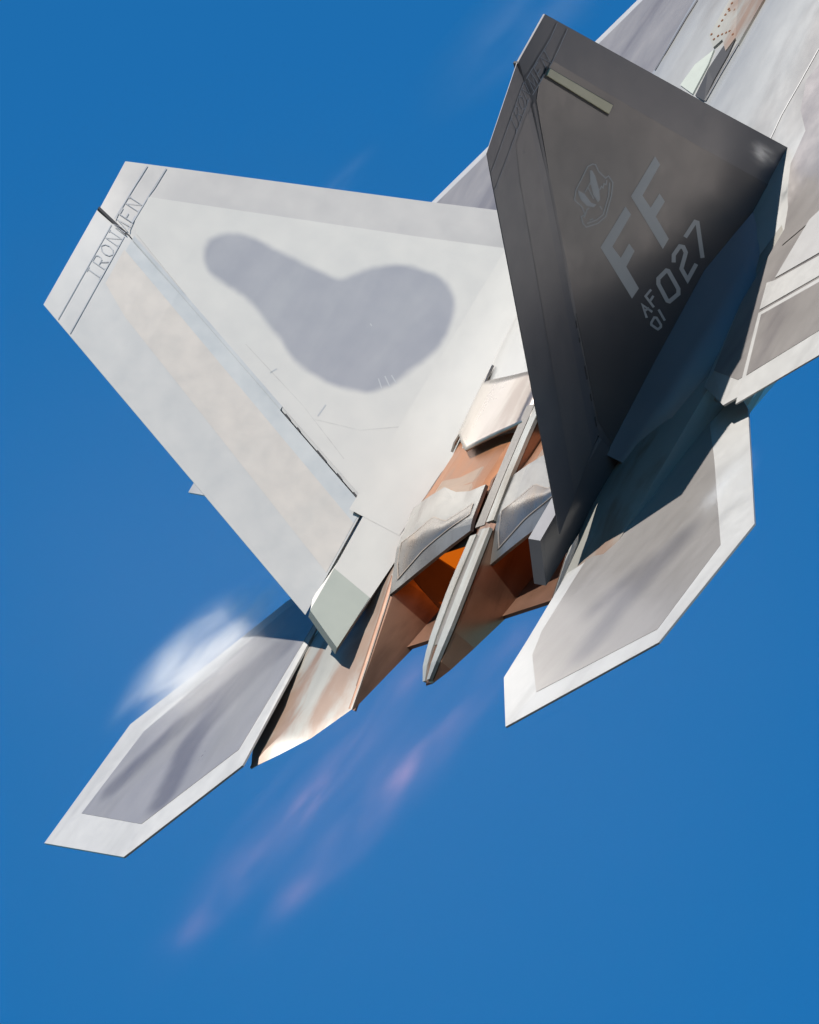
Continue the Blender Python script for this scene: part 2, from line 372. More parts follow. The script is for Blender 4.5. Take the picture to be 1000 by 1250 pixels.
flat('crest_fill', [[Zm(*q) for q in p] for p in [[(250, 200), (262, 200), (278, 228), (298, 300), (302, 350), (292, 362), (268, 325), (252, 255)],
     [(190, 300), (222, 318), (258, 365), (285, 374), (270, 388), (235, 380), (205, 350), (192, 320)]]], mS, M_letter, finS)
# formation light strip
Lp = [(670, 83), (747, 128), (742, 139), (666, 92)]
plate('light_recess', [mS(x, y) for x, y in [(668, 81), (749, 128), (742, 142), (663, 94)]], fin(0, 0, 1, 1) - fin(0, 0, 0, 1), .002, -.004, M_seam, finS)
plate('formation_light', [mS(x, y) for x, y in Lp], fin(0, 0, 1, 1) - fin(0, 0, 0, 1), .014, -.004, M_lamp, finS, bevel=.004)

# tip stripes with the unit name across fixed tip and rudder
GL = {'I': [[(.5, 0), (.5, 1)], [(.25, 0), (.75, 0)], [(.25, 1), (.75, 1)]],
      'R': [[(.1, 0), (.1, 1), (.7, 1), (.85, .85), (.85, .65), (.7, .5), (.1, .5)], [(.45, .5), (.95, 0)], [(0, 0), (.25, 0)]],
      'O': [[(.5, 0), (.15, .2), (.05, .5), (.15, .8), (.5, 1), (.85, .8), (.95, .5), (.85, .2), (.5, 0)]],
      'N': [[(.1, 0), (.1, 1), (.9, 0), (.9, 1)], [(-.05, 0), (.25, 0)], [(.75, 1), (1.05, 1)]],
      'M': [[(.05, 0), (.15, 1), (.5, .1), (.85, 1), (.95, 0)]],
      'E': [[(.85, 0), (.1, 0), (.1, 1), (.85, 1)], [(.1, .5), (.7, .5)]]}
def tip_marks(sg, fn, rn):
    vis = 1 if sg > 0 else -1
    rs, e0, e1 = RS[sg]
    def fpt(x, h):
        d = min(1, max(0, h / .30), max(0, (x + .42 * h) / .30))
        return fin(x, h, vis * (.008 + (HT - .008) * d + .007), sg)
    def rpt(x, h): return rs(h, (x - e0(h)) / (e1(h) - e0(h)), vis, .004)
    for h in (.162, .296):
        seamx = .457 + (.558 - .457) * (h - .02) / .31
        V, F = ribbon([[(-.42 * h + .02, h), (.10, h), (.25, h), (seamx - .012, h)]], .008, fpt); mk('tip_stripe', V, F, M_line, fn)
        V, F = ribbon([[(seamx + .03, h), (e1(h) - .012, h)]], .008, rpt); mk('tip_stripe', V, F, M_line, rn)
    word = 'IRONMEN'; L = .098; x0 = .98 if sg < 0 else .92
    if sg > 0: x0 = .92
    for on_r in (True, False):
        polys = []
        for i, ch in enumerate(word):
            xs = x0 - i * .105
            if (xs - .05 > .535) != on_r: continue
            for st in GL[ch]: polys.append([(xs - u * .080 - (v - .5) * .02, .288 - v * .115) for u, v in st])
        V, F = ribbon(polys, .007, rpt if on_r else fpt); mk('unit_name', V, F, M_line, rn if on_r else fn)
tip_marks(-1, finP, rudP); tip_marks(1, finS, rudS)

# ---- fuselage deck -----------------------------------------------------------------------------------------
ST = [(-6.5, [(0, .42), (.2, .46), (.5, .54), (.9, .52), (1.2, .42), (1.5, .27), (1.8, .12), (2.1, .0), (2.3, -.12)]),
      (-4.0, [(0, .38), (.2, .42), (.5, .50), (.9, .48), (1.2, .37), (1.5, .23), (1.8, .10), (2.1, -.01), (2.3, -.12)]),
      (-2.0, [(0, .33), (.2, .37), (.5, .45), (.9, .43), (1.2, .33), (1.5, .20), (1.8, .08), (2.1, -.02), (2.3, -.12)]),
      (-1.0, [(0, .31), (.2, .34), (.5, .40), (.9, .39), (1.2, .31), (1.5, .19), (1.8, .07), (2.1, -.04), (2.25, -.13)]),
      (0.0, [(0, .27), (.2, .30), (.5, .34), (.9, .33), (1.2, .26), (1.45, .16), (1.75, .03), (2.05, -.06), (2.2, -.14)]),
      (1.02, [(0, .17), (.2, .18), (.5, .20), (.9, .18), (1.2, .12), (1.4, .05), (1.7, -.01), (1.95, -.07), (2.1, -.16)])]
def half(x):
    for (x0, a), (x1, b) in zip(ST, ST[1:]):
        if x <= x1:
            t = max(0, (x - x0) / (x1 - x0)); return [(lerp(p[0], q[0], t), lerp(p[1], q[1], t)) for p, q in zip(a, b)]
    return ST[-1][1]
def deck_z(x, y):
    return interp(half(x), abs(y))
def section(x):
    h = half(x); zb = interp([(-6.5, -1.0), (-1, -.95), (1.02, -.62)], x)
    top = [Vector((x, -y, z)) for y, z in reversed(h)] + [Vector((x, y, z)) for y, z in h[1:]]
    return top + [Vector((x, 2.0, -.45)), Vector((x, 1.5, zb)), Vector((x, 0, zb)), Vector((x, -1.5, zb)), Vector((x, -2.0, -.45))]
xs = [-6.5 + i * (7.52 / 40) for i in range(41)]
fus = loops('fuselage', [section(x) for x in xs], M_deck, jet, smooth=True, auto=35)
# forward body and nose, beyond the top of the frame
ls = []
for i in range(15):
    t = i / 14; x = lerp(-6.48, -13.9, t); ky = interp([(0, 1), (.35, .62), (.7, .40), (1, .02)], t); kz = interp([(0, 1), (.5, 1.05), (.8, .75), (1, .05)], t)
    ls.append([Vector((x, v.y * ky, (v.z + .15) * kz - .15)) for v in section(-6.5)])
loops('forward_fuselage', ls, M_deck, jet, smooth=True, auto=35)
cn = []
for i in range(13):
    t = i / 12; x = lerp(-9.0, -12.4, t); r_ = math.sin(math.pi * min(1, max(.02, t)) ** .8) * .5 + .02
    cn.append([Vector((x, r_ * math.cos(a), .25 + 1.05 * r_ * max(-.2, math.sin(a)))) for a in [k * math.tau / 16 for k in range(16)]])
M_glass = principled('canopy_glass', (.10, .08, .05), rough=.08, metal=.3, mott=.02)
loops('canopy', cn, M_glass, jet, smooth=True, auto=40)
# centre trough: heat-exhaust slot with a serrated plate ahead of it
def dpt(px, py, z, lift=.0):
    q = UZ((px, py), z)
    for _ in range(30): q = UZ((px, py), .6 * q.z + .4 * deck_z(q.x, q.y))
    return q + Vector((0, 0, lift))
def dpanel(name, pts, lift, mat, parent, **k):
    q = [dpt(*p, .4, lift) for p in pts]
    n = Vector((0, 0, 1))
    return plate(name, q, n, 0, -.03, mat, parent, **k)
dpanel('exhaust_slot', [(850, 118), (866, 85), (884, 58), (902, 42), (890, 68), (872, 100), (861, 124)], .012, M_seam, fus)
dpanel('serrated_plate', [(868, 45), (873, 60), (884, 50), (888, 64), (900, 48), (903, 56), (935, 0), (945, -20), (905, -20)], .02, M_boom, fus)
for p in [(871, 44), (874, 50), (879, 46), (884, 44), (889, 42), (893, 40), (897, 44), (880, 34), (884, 27), (888, 20), (892, 13), (896, 6), (893, 15), (899, 14), (905, 13), (910, 12)]:
    q = dpt(*p, .4, .021)
    plate('fastener', [q + Vector((.012 * math.cos(a), .012 * math.sin(a), 0)) for a in [i * math.tau / 6 for i in range(6)]], (0, 0, 1), .003, -.01, M_copper, fus)
dpanel('access_panel', [(832, 105), (850, 80), (873, 62), (866, 80), (847, 116)], .014, M_green, fus)

def surf_z(x, y): return max(deck_z(x, y), (-.03 - .057 * (abs(y) - 2)) + .054 if abs(y) > 1.5 else -9)
def skin_patch(name, px, lift, mat, parent):
    q = []
    for p in px:
        v = UZ(p, .1)
        for _ in range(40): v = UZ(p, .7 * v.z + .3 * surf_z(v.x, v.y))
        q.append(v)
    bm = bmesh.new(); f = bm.faces.new([bm.verts.new(p) for p in q]); bmesh.ops.triangulate(bm, faces=[f])
    for _ in range(4): bmesh.ops.subdivide_edges(bm, edges=bm.edges[:], cuts=1, use_grid_fill=True)
    for v in bm.verts: v.co.z = surf_z(v.co.x, v.co.y) + lift
    me = bpy.data.meshes.new(name); bm.to_mesh(me); bm.free()
    return link(name, me, mat, parent, smooth=True)
skin_patch('shoulder_panel', [(985, 98), (1012, 66), (1040, 60), (1040, 235), (1000, 262), (955, 300), (962, 240), (966, 200), (984, 160), (978, 135)], .006, M_wing, fus)
def dline(nm, px, wdt, mat, lift=.006):
    V, F = ribbon([px], wdt, lambda x, y: dpt(x, y, .4, lift)); return mk(nm, V, F, mat, fus)
dline('panel_seam', [(800, 86), (812, 66), (824, 46), (838, 22), (852, 0)], 1.6, M_taupe)
dline('panel_seam', [(862, 124), (880, 92), (900, 58), (920, 24), (936, -4)], 1.5, M_taupe, .014)
dline('panel_seam', [(940, 172), (955, 140), (975, 105), (1000, 60)], 1.0, M_edge)
# fillet between deck and fin inner face
def fillet(sg):
    rows = []
    for i in range(15):
        x = -1.15 + i * (2.90 / 14)
        h0 = 2.84
        P0 = fin(x, h0, -HT - .004, sg); P1 = fin(x, 3.0, -HT - .004, sg)
        k_ = interp([(-1.2, .03), (.2, .025), (1.0, .018), (1.75, .0)], x)
        P3 = fin(x, interp([(-1.2, 3.36), (.7, 3.36), (1.1, 3.30), (1.75, 3.27)], x), -HT - .0035 - k_ * 1.3, sg); P2 = fin(x, 3.12, -HT - .0035 - k_ * .6, sg)
        row = []
        for j in range(13):
            t = j / 12; u = 1 - t
            row.append(P0 * u ** 3 + P1 * 3 * u * u * t + P2 * 3 * u * t * t + P3 * t ** 3)
        rows.append(row)
    return grid('root_fillet', rows, M_light, fus, smooth=True)
fillet(1); fillet(-1)

# outer root fairing below each fin (band between fin and tail boom)
A = [(958, 205), (935, 240), (897, 285), (860, 330), (800, 440), (740, 555)]
B = [(962, 215), (945, 275), (918, 350), (880, 425), (820, 510), (765, 568)]
Ap = [fin(*UF(p, 1, HT + .004), HT + .004, 1) for p in A]; Bp = [UZ(p, .0) for p in B]
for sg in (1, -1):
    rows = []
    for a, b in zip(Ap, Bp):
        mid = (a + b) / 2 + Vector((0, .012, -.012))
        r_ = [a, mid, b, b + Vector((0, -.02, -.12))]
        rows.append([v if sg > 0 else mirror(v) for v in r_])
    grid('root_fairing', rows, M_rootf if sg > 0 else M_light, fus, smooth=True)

# ---- tail booms --------------------------------------------------------------------------------------------
def boom(sg):
    S = [(-1.2, 1.4, 2.05, .02, -.02, -.6), (.9, 1.34, 2.08, .02, -.05, -.58), (1.6, 1.32, 2.12, .01, -.04, -.55), (2.1, 1.30, 2.16, -.005, -.03, -.478), (2.4, 1.30, 2.18, -.08, -.02, -.42),
         (2.8, 1.30, 2.20, -.172, -.005, -.342), (3.0, 1.30, 2.19, -.215, .0, -.305), (3.2, 1.31, 2.17, -.260, .01, -.270), (3.5, 1.52, 2.10, -.18, .01, -.19), (3.70, 1.68, 1.98, -.09, .0, -.10), (3.86, 1.81, 1.85, -.012, .0, -.02)]
    ls = []
    for x, yi, yo, zi, zo, zb in S:
        zc = lerp(zi, zo, .45) + .05 * min(1, (yo - yi) / .4)
        ls.append([Vector((x, sg * yi, zi)), Vector((x, sg * lerp(yi, yo, .35), zc)), Vector((x, sg * lerp(yi, yo, .75), lerp(zc, zo, .4))), Vector((x, sg * yo, zo - .02)), Vector((x, sg * (yo), lerp(zo, zb, .55))), Vector((x, sg * lerp(yi, yo, .6), zb)), Vector((x, sg * yi, zb + .01))])
    b = loops('tail_boom', ls, M_boom, jet, smooth=True, auto=28)
    # bronze heat-stained inner facing
    rows = []
    for x, yi, yo, zi, zo, zb in S[1:8]:
        rows.append([Vector((x, sg * (yi - .012 - interp([(2.1, .15), (3.2, .0)], x) * t), lerp(zi, zb, t))) for t in (.04, .35, .65, .98)])
    grid('nozzle_sidewall', rows, M_bronze, b, thick=.006)
    rows = [[Vector((x, sg * (yi - .018 - .155 * t_), z)) for z, t_ in ((.08, 0), (-.15, .36), (-.47, .95))] for x, yi in ((.96, 1.33), (1.4, 1.32), (1.78, 1.315))]
    grid('hot_liner', rows, M_glow, b, thick=.004)  # glowing plate stands for burner light falling on the sidewall
    grid('dark_band', [[Vector((1.79, sg * 1.288, .0)), Vector((1.79, sg * 1.215, -.25)), Vector((1.80, sg * 1.142, -.495))], [Vector((2.00, sg * 1.286, -.01)), Vector((2.08, sg * 1.22, -.2)), Vector((2.17, sg * 1.135, -.485))]], M_inner, b, thick=.004)  # dark brown band laid across the sidewall
    # rounded rim along the top of the inner facing
    rows = [[Vector((x, sg * (yi - .016), zi - .035)), Vector((x, sg * (yi + .015), zi + .012)), Vector((x, sg * (yi + .035), zi + .018))] for x, yi, yo, zi, zo, zb in S[3:8]]
    grid('rim_strip', rows, M_inner, b, smooth=True)
    return b
boomP = boom(-1); boomS = boom(1)

# ---- nozzles -----------------------------------------------------------------------------------------------
PROF = [(.3, .27), (.95, .165), (1.5, .185), (1.9, .115), (2.25, -.04), (2.6, -.24)]
def pz(x): return interp(PROF, x)
def nz_pt(x, y, lift=0): return Vector((x, y, pz(x) + lift))
def strip(name, edgeA, edgeB, n, mat, parent, lift=0, th=.03, side=0.0):
    """curved plate over the nozzle profile; edges are (x, y) polylines of equal length sampled along the jet"""
    rows = []
    for (xa, ya), (xb, yb) in zip(edgeA, edgeB):
        row = []
        for j in range(n + 1):
            t = j / n; x, y = lerp(xa, xb, t), lerp(ya, yb, t)
            row.append(nz_pt(x, y, lift - side * (abs(2 * t - 1) ** 6)))
        rows.append(row)
    return grid(name, rows, mat, parent, thick=th)
def nozzle(y0, y1, outer_first):
    yl, yr = y0, y1
    wd = yr - yl
    root = strip('nozzle_convergent_flap', [(.8, yl), (1.0, yl), (1.25, yl), (1.5, yl), (1.66, yl)], [(.8, yr), (1.0, yr), (1.25, yr), (1.5, yr), (1.66, yr)], 10, M_copper, jet, lift=-.02, th=.02, side=.05)
    us0 = [0, .25, .5, .75, 1.0]
    rows = [[nz_pt(lerp(f_, 1.62, t), yl + u * wd, -.016 - .05 * abs(2 * u - 1) ** 6) for u, f_ in zip(us0, (1.40, 1.36, 1.39, 1.345, 1.35))] for t in (0, .35, .7, 1)]
    grid('heat_band', rows, M_band, root)
    # main upper flap: zigzag front edge, slanted rear edge
    us = [0, .18, .38, .6, .8, 1.0]
    front = [1.56, 1.53, 1.47, 1.565, 1.60, 1.585]
    rear = [2.255, 2.20, 2.14, 2.075, 2.02, 1.97]
    if not outer_first: rear = [2.275, 2.22, 2.16, 2.10, 2.04, 1.98]
    rows = []
    for k in range(9):
        t = k / 8; row = []
        for u, f, r_ in zip(us, front, rear):
            x = lerp(f, r_, t); row.append(nz_pt(x, yl + u * wd, -.02 * (u < .01) * (1 - t)))
        rows.append(row)
    fl = grid('nozzle_upper_flap', rows, M_flap, jet, thick=.03)
    # raised facing panel with bevelled rim
    def at(u, t, lift):
        f = interp(list(zip(us, front)), u); r_ = interp(list(zip(us, rear)), u); x = lerp(f, r_, t)
        return nz_pt(x, yl + u * wd, lift)
    oo = [(.07, .50), (.25, .46), (.42, .40), (.62, .50), (.93, .36), (.94, .62), (.60, .73), (.30, .83), (.10, .90), (.06, .70)]
    k_ = len(oo)
    tt = [(.07, .50), (.25, .46), (.42, .40), (.62, .50), (.93, .36)]; tb_ = [(.07, .91), (.3, .83), (.6, .73), (.93, .62)]
    rows = [[at(.07 + .86 * i / 16, lerp(interp(tt, .07 + .86 * i / 16), interp(tb_, .07 + .86 * i / 16), j / 6), .004 + .01 * math.sin(math.pi * j / 6) * math.sin(math.pi * i / 16)) for i in range(17)] for j in range(7)]
    fp = grid('flap_panel', rows, M_flap2, fl, smooth=True)
    for a_, b_, lf in ((0, 5, .006), (5, 9, .007), (9, 10, .006)):
        seg = [oo[i % k_] for i in range(a_, b_ + 1)]
        dense = [(lerp(p[0], q[0], t / 4), lerp(p[1], q[1], t / 4)) for p, q in zip(seg, seg[1:]) for t in range(4)] + [seg[-1]]
        V, F = ribbon([dense], .010 if a_ != 5 else .014, lambda u, t: at(u, t, lf))
        mk('panel_rim', V, F, M_rim, fl)
    # trailing-edge lip under the flap
    # lower flap, swung up with the vectoring
    ly = lambda x: interp([(.9, -.56), (1.6, -.50), (2.55, -.375)], x)
    rows = [[Vector((lerp(.9, 2.55, i / 6), y, ly(lerp(.9, 2.55, i / 6)))) for y in (yl + .01, yr - .01)] for i in range(7)]
    grid('nozzle_lower_flap', rows, M_inner, jet, thick=.03)
    # duct: roof under the flap, burner face deep inside
    rows = [[Vector((x, y, z)) for y in (yl + .01, yr - .01)] for x, z in ((.85, .06), (1.5, .13), (1.9, .05), (2.02, -.0))]
    grid('duct_roof', rows, M_inner, jet, thick=.01)
    mk('burner_face', [Vector((.95, yl, -.56)), Vector((.95, yr, -.56)), Vector((.95, yr, .1)), Vector((.95, yl, .1))], [(0, 1, 2, 3)], M_flame, jet)
    return fl
nzP = nozzle(-1.30, -.22, True)
nzS = nozzle(.14, 1.26, False)
# polished bay panel ahead of each nozzle, with a pointed rear edge
def bay_panel(sg):
    ys = [-1.34, -1.24, -1.14, -1.12, -.97, -.8, -.6, -.4, -.2, 0.0]
    fr = [.46, .36, .27, .44, .47, .50, .52, .53, .54, .55]
    re = [.96, .94, .91, .92, 1.04, 1.165, 1.135, 1.105, 1.075, 1.045]
    zz = [.10, .155, .19, .195, .222, .235, .238, .235, .228, .222]
    rows = []
    for k in range(13):
        t = k / 12; rows.append([Vector((lerp(f, r_, t), -sg * y, z + .09 * (1.1 - lerp(f, r_, t)))) for y, f, r_, z in zip(ys, fr, re, zz)])
    return grid('engine_bay_panel', rows, M_steel, fus, thick=.02, smooth=True)
bay_panel(-1); bay_panel(1)

# centre wall between the nozzles
TOP = [(.7, .265), (1.2, .205), (1.6, .150), (2.0, .085), (2.5, .01), (2.9, -.06), (3.15, -.11), (3.31, -.165)]
BOT = [(.7, -.6), (1.2, -.58), (1.6, -.54), (2.0, -.48), (2.5, -.39), (2.9, -.29), (3.15, -.23), (3.31, -.18)]
WD = [.12, .12, .12, .13, .15, .14, .105, .045]
ls = []
for (x, zt), (_, zb), wv in zip(TOP, BOT, WD):
    ls.append([Vector((x, -wv, zt - .02)), Vector((x, -wv * .5, zt)), Vector((x, wv * .6, zt)), Vector((x, wv, zt - .02)), Vector((x, wv, zb)), Vector((x, -wv, zb))])
cw = loops('nozzle_divider', ls, M_bronze, jet)
def topstrip(name, ya, yb, x0, x1, lift, mat, n=10):
    rows = []
    for i in range(n + 1):
        x = lerp(x0, x1, i / n); k = interp(list(zip([t[0] for t in TOP], WD)), x) / .12
        rows.append([Vector((x, ya * k, interp(TOP, x) + lift)), Vector((x, yb * k, interp(TOP, x) + lift))])
    return grid(name, rows, mat, cw, thick=.03)
topstrip('cap_strip', .025, .122, .9, 1.96, .014, M_pale)
topstrip('cap_strip', .03, .125, 2.03, 3.30, .022, M_pale)
topstrip('cap_strip', -.125, -.005, .9, 1.97, .006, M_taupe)
topstrip('cap_strip', -.125, -.045, 2.05, 3.30, .018, M_pale)
topstrip('cap_groove', -.05, .03, 2.0, 3.0, .004, M_taupe)

for sg, m_ in ((1, M_glow), (-1, M_glow_fill)):
    grid('hot_liner', [[Vector((x, sg * .128, z)) for z in (.06, -.2, -.5)] for x in (.96, 1.4, 1.75)], m_, cw, thick=.004)  # added glowing plates; the port one is unseen and only throws light
# ---- stabilators -------------------------------------------------------------------------------------------
def stab(sg, B, g, outer, inner, mat_in):
    b = UY(B, sg * 4.42); n = Vector((-g, 0, 1)).normalized(); d = n.dot(b)
    off = .03
    O = [U(p, n, d) if not isinstance(p, Vector) else Vector((p.x, p.y, (d + g * p.x * n.z) / n.z)) for p in outer]
    I = [U(p, n, d + off * 1.0) if not isinstance(p, Vector) else Vector((p.x, p.y, (d + g * p.x * n.z) / n.z)) + n * off for p in inner]
    I0 = [p - n * off for p in I]
    root = slab('stabilator', O, I0, n, .008, off, M_white, jet)
    plate('skin_panel', I, n, .003, -.004, mat_in, root)
    plate('skin_panel', [p - n * 2 * off for p in I], n, .004, -.003, M_edge, root)
    return root, n
nP = Vector((-.081, 0, 1)).normalized()
def sb(lst, sg, B, g):
    b = UY(B, sg * 4.42); n = Vector((-g, 0, 1)).normalized(); d = n.dot(b) + .03
    return [(tuple(U((x, y), n, d)), r) for x, y, r in lst]
import itertools
def path(pts, r, step=14):
    out = []
    for (x0, y0), (x1, y1) in zip(pts, pts[1:]):
        L = math.hypot(x1 - x0, y1 - y0); k = max(1, int(L / 16))
        for i in range(k + 1): out.append((lerp(x0, x1, i / k), lerp(y0, y1, i / k), r))
    return out
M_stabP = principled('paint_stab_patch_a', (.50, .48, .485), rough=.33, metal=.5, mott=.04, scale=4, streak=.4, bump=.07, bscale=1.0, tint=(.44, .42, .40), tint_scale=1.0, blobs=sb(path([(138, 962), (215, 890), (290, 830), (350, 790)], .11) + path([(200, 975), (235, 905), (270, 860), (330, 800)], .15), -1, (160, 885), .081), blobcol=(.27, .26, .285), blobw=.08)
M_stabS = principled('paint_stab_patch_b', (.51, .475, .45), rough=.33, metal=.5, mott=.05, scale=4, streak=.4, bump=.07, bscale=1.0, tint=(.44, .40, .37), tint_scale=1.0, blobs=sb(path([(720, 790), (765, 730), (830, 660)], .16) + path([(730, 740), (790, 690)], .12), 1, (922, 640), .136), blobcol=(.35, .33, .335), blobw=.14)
stabP, _ = stab(-1, (160, 885), .081, [(160, 885), (55, 1030), (152, 1047), (297, 935), (385, 772), (440, 680), (351, 735), (262, 806)],
     [(176, 893), (100, 993), (173, 1006), (292, 915), (376, 775), (425, 690), (345, 748), (268, 815)], M_stabP)
stabS, _ = stab(1, (922, 640), .136, [(922, 640), (805, 785), (618, 888), (616, 828), (646, 780), (760, 590), (880, 440), (914, 500)],
     [(880, 665), (803, 768), (655, 845), (650, 800), (662, 770), (765, 605), (862, 480), (872, 560)], M_stabS)

# ---- wings -------------------------------------------------------------------------------------------------
def wz(y): return -.03 - .057 * (abs(y) - 2)
def UW(p, sg, lift=0):
    n = Vector((0, sg * .057, 1)); return U(p, n, -.03 + .057 * 2 + lift)
def wing(sg):
    le = lambda y: -4.23 + .83 * (y - 3.41)
    te = lambda y: 1.26 + .350 * (2.58 - y)
    pts = [(le(1.9), 1.9), (le(4.5), 4.5), (le(6.3), 6.3), (-1.15, 6.78), (te(6.74), 6.74), (te(4.6), 4.6), (te(2.56), 2.56), (1.0, 2.1), (.2, 1.9)]
    O = [Vector((x, sg * y, wz(y))) for x, y in pts]
    ins = [(le(1.9) + .35, 1.95), (le(4.5) + .30, 4.45), (le(6.3) + .22, 6.2), (-1.0, 6.55), (te(6.5) - .15, 6.5), (te(4.6) - .18, 4.55), (te(2.6) - .18, 2.65), (.9, 2.2), (.2, 2.0)]
    I = [Vector((x, sg * y, wz(y))) for x, y in ins]
    n = Vector((0, sg * .057, 1)).normalized()
    root = slab('wing', O, I, n, .008, .05, M_white, jet)
    plate('skin_panel', I, n, .053, .046, M_wing, root)
    plate('skin_panel', I, n, -.046, -.053, M_edge, root)
    return root
wingS = wing(1); wingP = wing(-1)

def wpanel(nm, px, lift, mat, parent):
    n = Vector((0, .057, 1)).normalized()
    return plate(nm, [UW(p, 1, lift) for p in px], n, 0, -.012, mat, parent)
fpn = wpanel('flaperon', [(926, 382), (1060, 305), (1060, 398), (898, 493)], .058, M_white, wingS)
wpanel('flaperon_skin', [(929, 384), (1060, 310), (1060, 366), (911, 458)], .062, M_wing, wingS)
wpanel('edge_strip', [(936, 345), (946, 342), (1060, 278), (1060, 302), (927, 378)], .060, M_white, wingS)
wpanel('grey_patch', [(946, 339), (988, 268), (1060, 200), (1060, 274)], .0605, M_edge2, wingS)

# ---- condensation vapour and exhaust -------------------------------------------------------------------------
def volume_mat(name, dens, col, emis=None, es=0, nscale=1.5, lo=.45, hi=.75, sharp=1.5, stretch=(1, 1, 1), knots=0, dist=0.0):
    m = bpy.data.materials.new(name); m.use_nodes = True; n = m.node_tree; L = n.links; n.nodes.clear()
    out = n.nodes.new('ShaderNodeOutputMaterial'); v = n.nodes.new('ShaderNodeVolumePrincipled')
    v.inputs['Color'].default_value = (*col, 1); v.inputs['Anisotropy'].default_value = .2
    tc = n.nodes.new('ShaderNodeTexCoord')
    ln = n.nodes.new('ShaderNodeVectorMath'); ln.operation = 'LENGTH'; L.new(tc.outputs['Object'], ln.inputs[0])
    fall = n.nodes.new('ShaderNodeMapRange'); fall.interpolation_type = 'SMOOTHSTEP'; L.new(ln.outputs['Value'], fall.inputs[0])
    fall.inputs[1].default_value = 0; fall.inputs[2].default_value = 1; fall.inputs[3].default_value = 1; fall.inputs[4].default_value = 0
    mp = n.nodes.new('ShaderNodeMapping'); mp.inputs['Scale'].default_value = stretch; L.new(tc.outputs['Object'], mp.inputs[0])
    oi = n.nodes.new('ShaderNodeObjectInfo'); 
    sh = n.nodes.new('ShaderNodeVectorMath'); sh.operation = 'ADD'; L.new(mp.outputs[0], sh.inputs[0]); L.new(oi.outputs['Location'], sh.inputs[1])
    nz = n.nodes.new('ShaderNodeTexNoise'); nz.inputs['Scale'].default_value = nscale; nz.inputs['Detail'].default_value = 3; nz.inputs['Distortion'].default_value = dist; L.new(sh.outputs[0], nz.inputs['Vector'])
    mr = n.nodes.new('ShaderNodeMapRange'); mr.interpolation_type = 'SMOOTHSTEP'; L.new(nz.outputs[0], mr.inputs[0]); mr.inputs[1].default_value = lo; mr.inputs[2].default_value = hi
    p = n.nodes.new('ShaderNodeMath'); p.operation = 'POWER'; L.new(fall.outputs[0], p.inputs[0]); p.inputs[1].default_value = sharp
    k = n.nodes.new('ShaderNodeMath'); k.operation = 'MULTIPLY'; L.new(p.outputs[0], k.inputs[0]); L.new(mr.outputs[0], k.inputs[1])
    if knots:                                  # shock diamonds: brighter cells at even spacing along the plume
        def mth(op, a, b_=0.0):
            q = n.nodes.new('ShaderNodeMath'); q.operation = op
            for i, v_ in enumerate((a, b_)):
                if isinstance(v_, (int, float)): q.inputs[i].default_value = v_
                else: L.new(v_, q.inputs[i])
            return q.outputs[0]
        sx = n.nodes.new('ShaderNodeSeparateXYZ'); L.new(tc.outputs['Object'], sx.inputs[0])
        c_ = mth('COSINE', mth('MULTIPLY', sx.outputs[0], knots)); c_ = mth('POWER', mth('ADD', mth('MULTIPLY', c_, .5), .5), 5)
        r2 = mth('SQRT', mth('ADD', mth('POWER', mth('ABSOLUTE', sx.outputs[1]), 2), mth('POWER', mth('ABSOLUTE', sx.outputs[2]), 2)))
        core = mth('POWER', mth('MAXIMUM', mth('SUBTRACT', 1, mth('MULTIPLY', r2, 1.9)), 0), 2)
        boost = mth('ADD', mth('MULTIPLY', mth('MULTIPLY', c_, core), 3.6), .55)
        k2 = n.nodes.new('ShaderNodeMath'); k2.operation = 'MULTIPLY'; L.new(k.outputs[0], k2.inputs[0]); L.new(boost, k2.inputs[1]); k = k2
    d = n.nodes.new('ShaderNodeMath'); d.operation = 'MULTIPLY'; L.new(k.outputs[0], d.inputs[0]); d.inputs[1].default_value = dens; L.new(d.outputs[0], v.inputs['Density'])
    if emis:
        v.inputs['Emission Color'].default_value = (*emis, 1)
        e = n.nodes.new('ShaderNodeMath'); e.operation = 'MULTIPLY'; L.new(k.outputs[0], e.inputs[0]); e.inputs[1].default_value = es; L.new(e.outputs[0], v.inputs['Emission Strength'])
    L.new(v.outputs[0], out.inputs['Volume'])
    return m
def ico(name, mat, center, ax, parent=None):
    """ellipsoid: center in the aircraft frame, ax = three half-axis vectors in the aircraft frame"""
    bm = bmesh.new(); bmesh.ops.create_icosphere(bm, subdivisions=3, radius=1); me = bpy.data.meshes.new(name); bm.to_mesh(me); bm.free()
    me.materials.append(mat); o = bpy.data.objects.new(name, me); COL.objects.link(o)
    M = Matrix((ax[0], ax[1], ax[2])).transposed().to_4x4(); M.translation = center
    o.matrix_world = jet.matrix_world @ M
    return o
V_vap = volume_mat('vapour', 6.5, (1, 1, 1), nscale=1.9, lo=.34, hi=.74, stretch=(.8, 1.5, 1), dist=.4, sharp=1.5)
X_, Y_, Z_ = Vector((1, 0, 0)), Vector((0, 1, 0)), Vector((0, 0, 1))
g = UZ((246, 802), .12)
tag(ico('vapour_cloud', V_vap, g, [Vector((.70, -.92, 0)), Vector((.50, .40, 0)), Z_ * .34]), 'white condensation vapour streaming off the front edge of the stabilator behind the patched fin', 'vapour', 'wisps of condensation vapour', 'stuff')
V_vap2 = volume_mat('vapour_thin', 3.5, (1, 1, 1), nscale=1.6, lo=.35, hi=.75)
g = UZ((885, 595), .12)
tag(ico('vapour_cloud', V_vap2, g, [Vector((.45, -.1, 0)), Vector((.1, .35, 0)), Z_ * .14]), 'faint condensation wisp over the stabilator shaded by the dark fin', 'vapour', 'wisps of condensation vapour', 'stuff')
g = fin(*UF((925, 187), 1, .1), .15, 1)
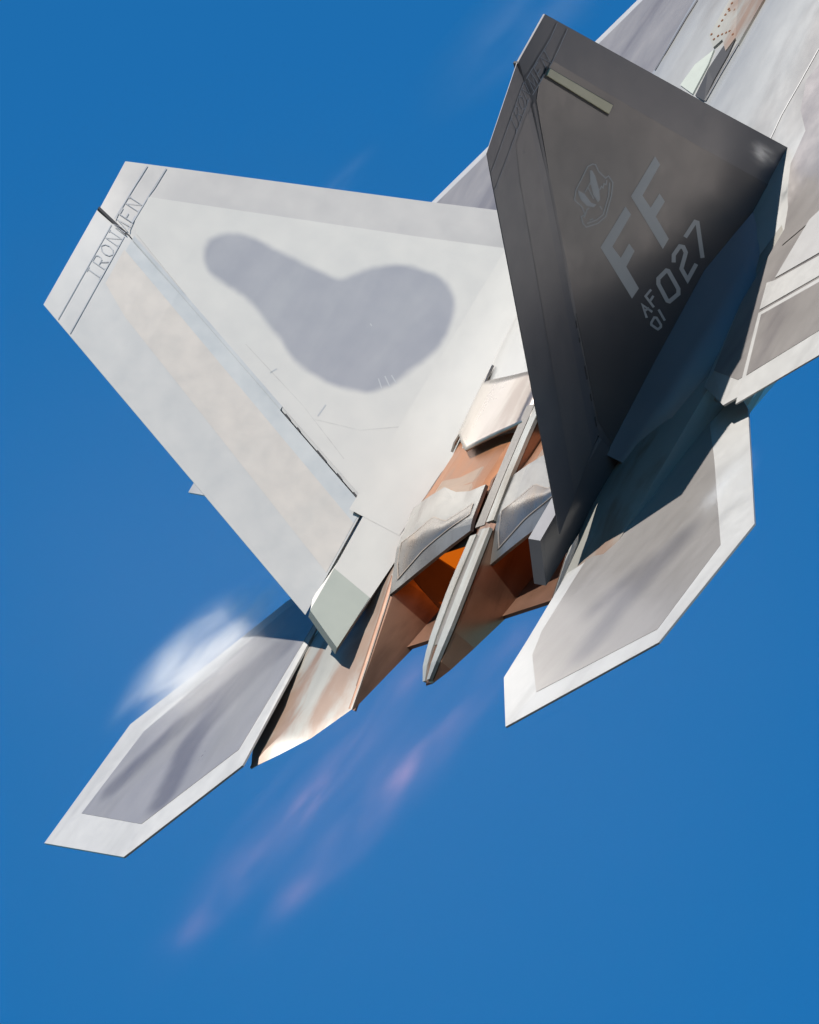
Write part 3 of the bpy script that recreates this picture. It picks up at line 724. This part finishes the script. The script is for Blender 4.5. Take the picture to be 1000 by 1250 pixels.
tag(ico('vapour_cloud', V_vap, g, [Vector((.02, .10, .20)), Vector((.12, 0, -.05)), Vector((0, .06, -.03))]), 'small white vapour puff at the foot of the dark fin front edge', 'vapour', 'wisps of condensation vapour', 'stuff')
V_pl = volume_mat('plume', .02, (1, .8, .9), emis=(1.0, .46, .42), es=.34, nscale=1.5, lo=.30, hi=.78, stretch=(2.0, 1.2, 1.2), knots=11.0, sharp=1.4, dist=1.0)
for yy, lab in ((-.75, 'faint pink afterburner plume trailing from the nozzle beside the patched fin'), (.7, 'faint pink afterburner plume trailing from the nozzle beside the dark fin')):
    dirv = Vector((.985, 0, .165)).normalized()
    st_ = Vector((1.85, yy, -.50)); Ln = 2.55
    tag(ico('exhaust_plume', V_pl, st_ + dirv * Ln, [dirv * Ln, Y_ * .52, Vector((-.165, 0, .985)) * .36]), lab, 'exhaust plume')

V_ci = volume_mat('cirrus', .30, (1, 1, 1), nscale=1.5, lo=.35, hi=.75)
for (px_, ax_, lb) in (((655, 12), [Vector((1.0, -1.2, 0)), Vector((.5, .5, 0)), Z_ * .4], 'thin white haze above the wing behind the dark fin'),
                       ((418, 224), [Vector((.5, -.35, 0)), Vector((.15, .2, 0)), Z_ * .15], 'tiny white wisp beyond the upper edge of the patched fin')):
    tag(ico('vapour_cloud', V_ci, UZ(px_, .3), ax_), lb, 'vapour', 'wisps of condensation vapour', 'stuff')

# added haze volume far behind the jet, brightens the middle of the sky
fwd = Vector((0, math.cos(ELEV), math.sin(ELEV))); upv = Vector((0, -math.sin(ELEV), math.cos(ELEV)))
V_hz = volume_mat('added_haze_volume', .0007, (1, 1, 1), nscale=1.0, lo=.05, hi=.8, sharp=1.0)
bm = bmesh.new(); bmesh.ops.create_icosphere(bm, subdivisions=4, radius=1); me = bpy.data.meshes.new('added_haze'); bm.to_mesh(me); bm.free(); me.materials.append(V_hz)
cl = bpy.data.objects.new('added_haze', me); COL.objects.link(cl)
cl.location = CAM_LOC + fwd * 5000 + Vector((1, 0, 0)) * (5000 * (430 - 500) / F_PX) + upv * (5000 * -(790 - 625) / F_PX)
cl.scale = (105, 90, 95)
tag(cl, 'added thin haze brightening the blue sky far behind the jet', 'added_haze', None, 'stuff')
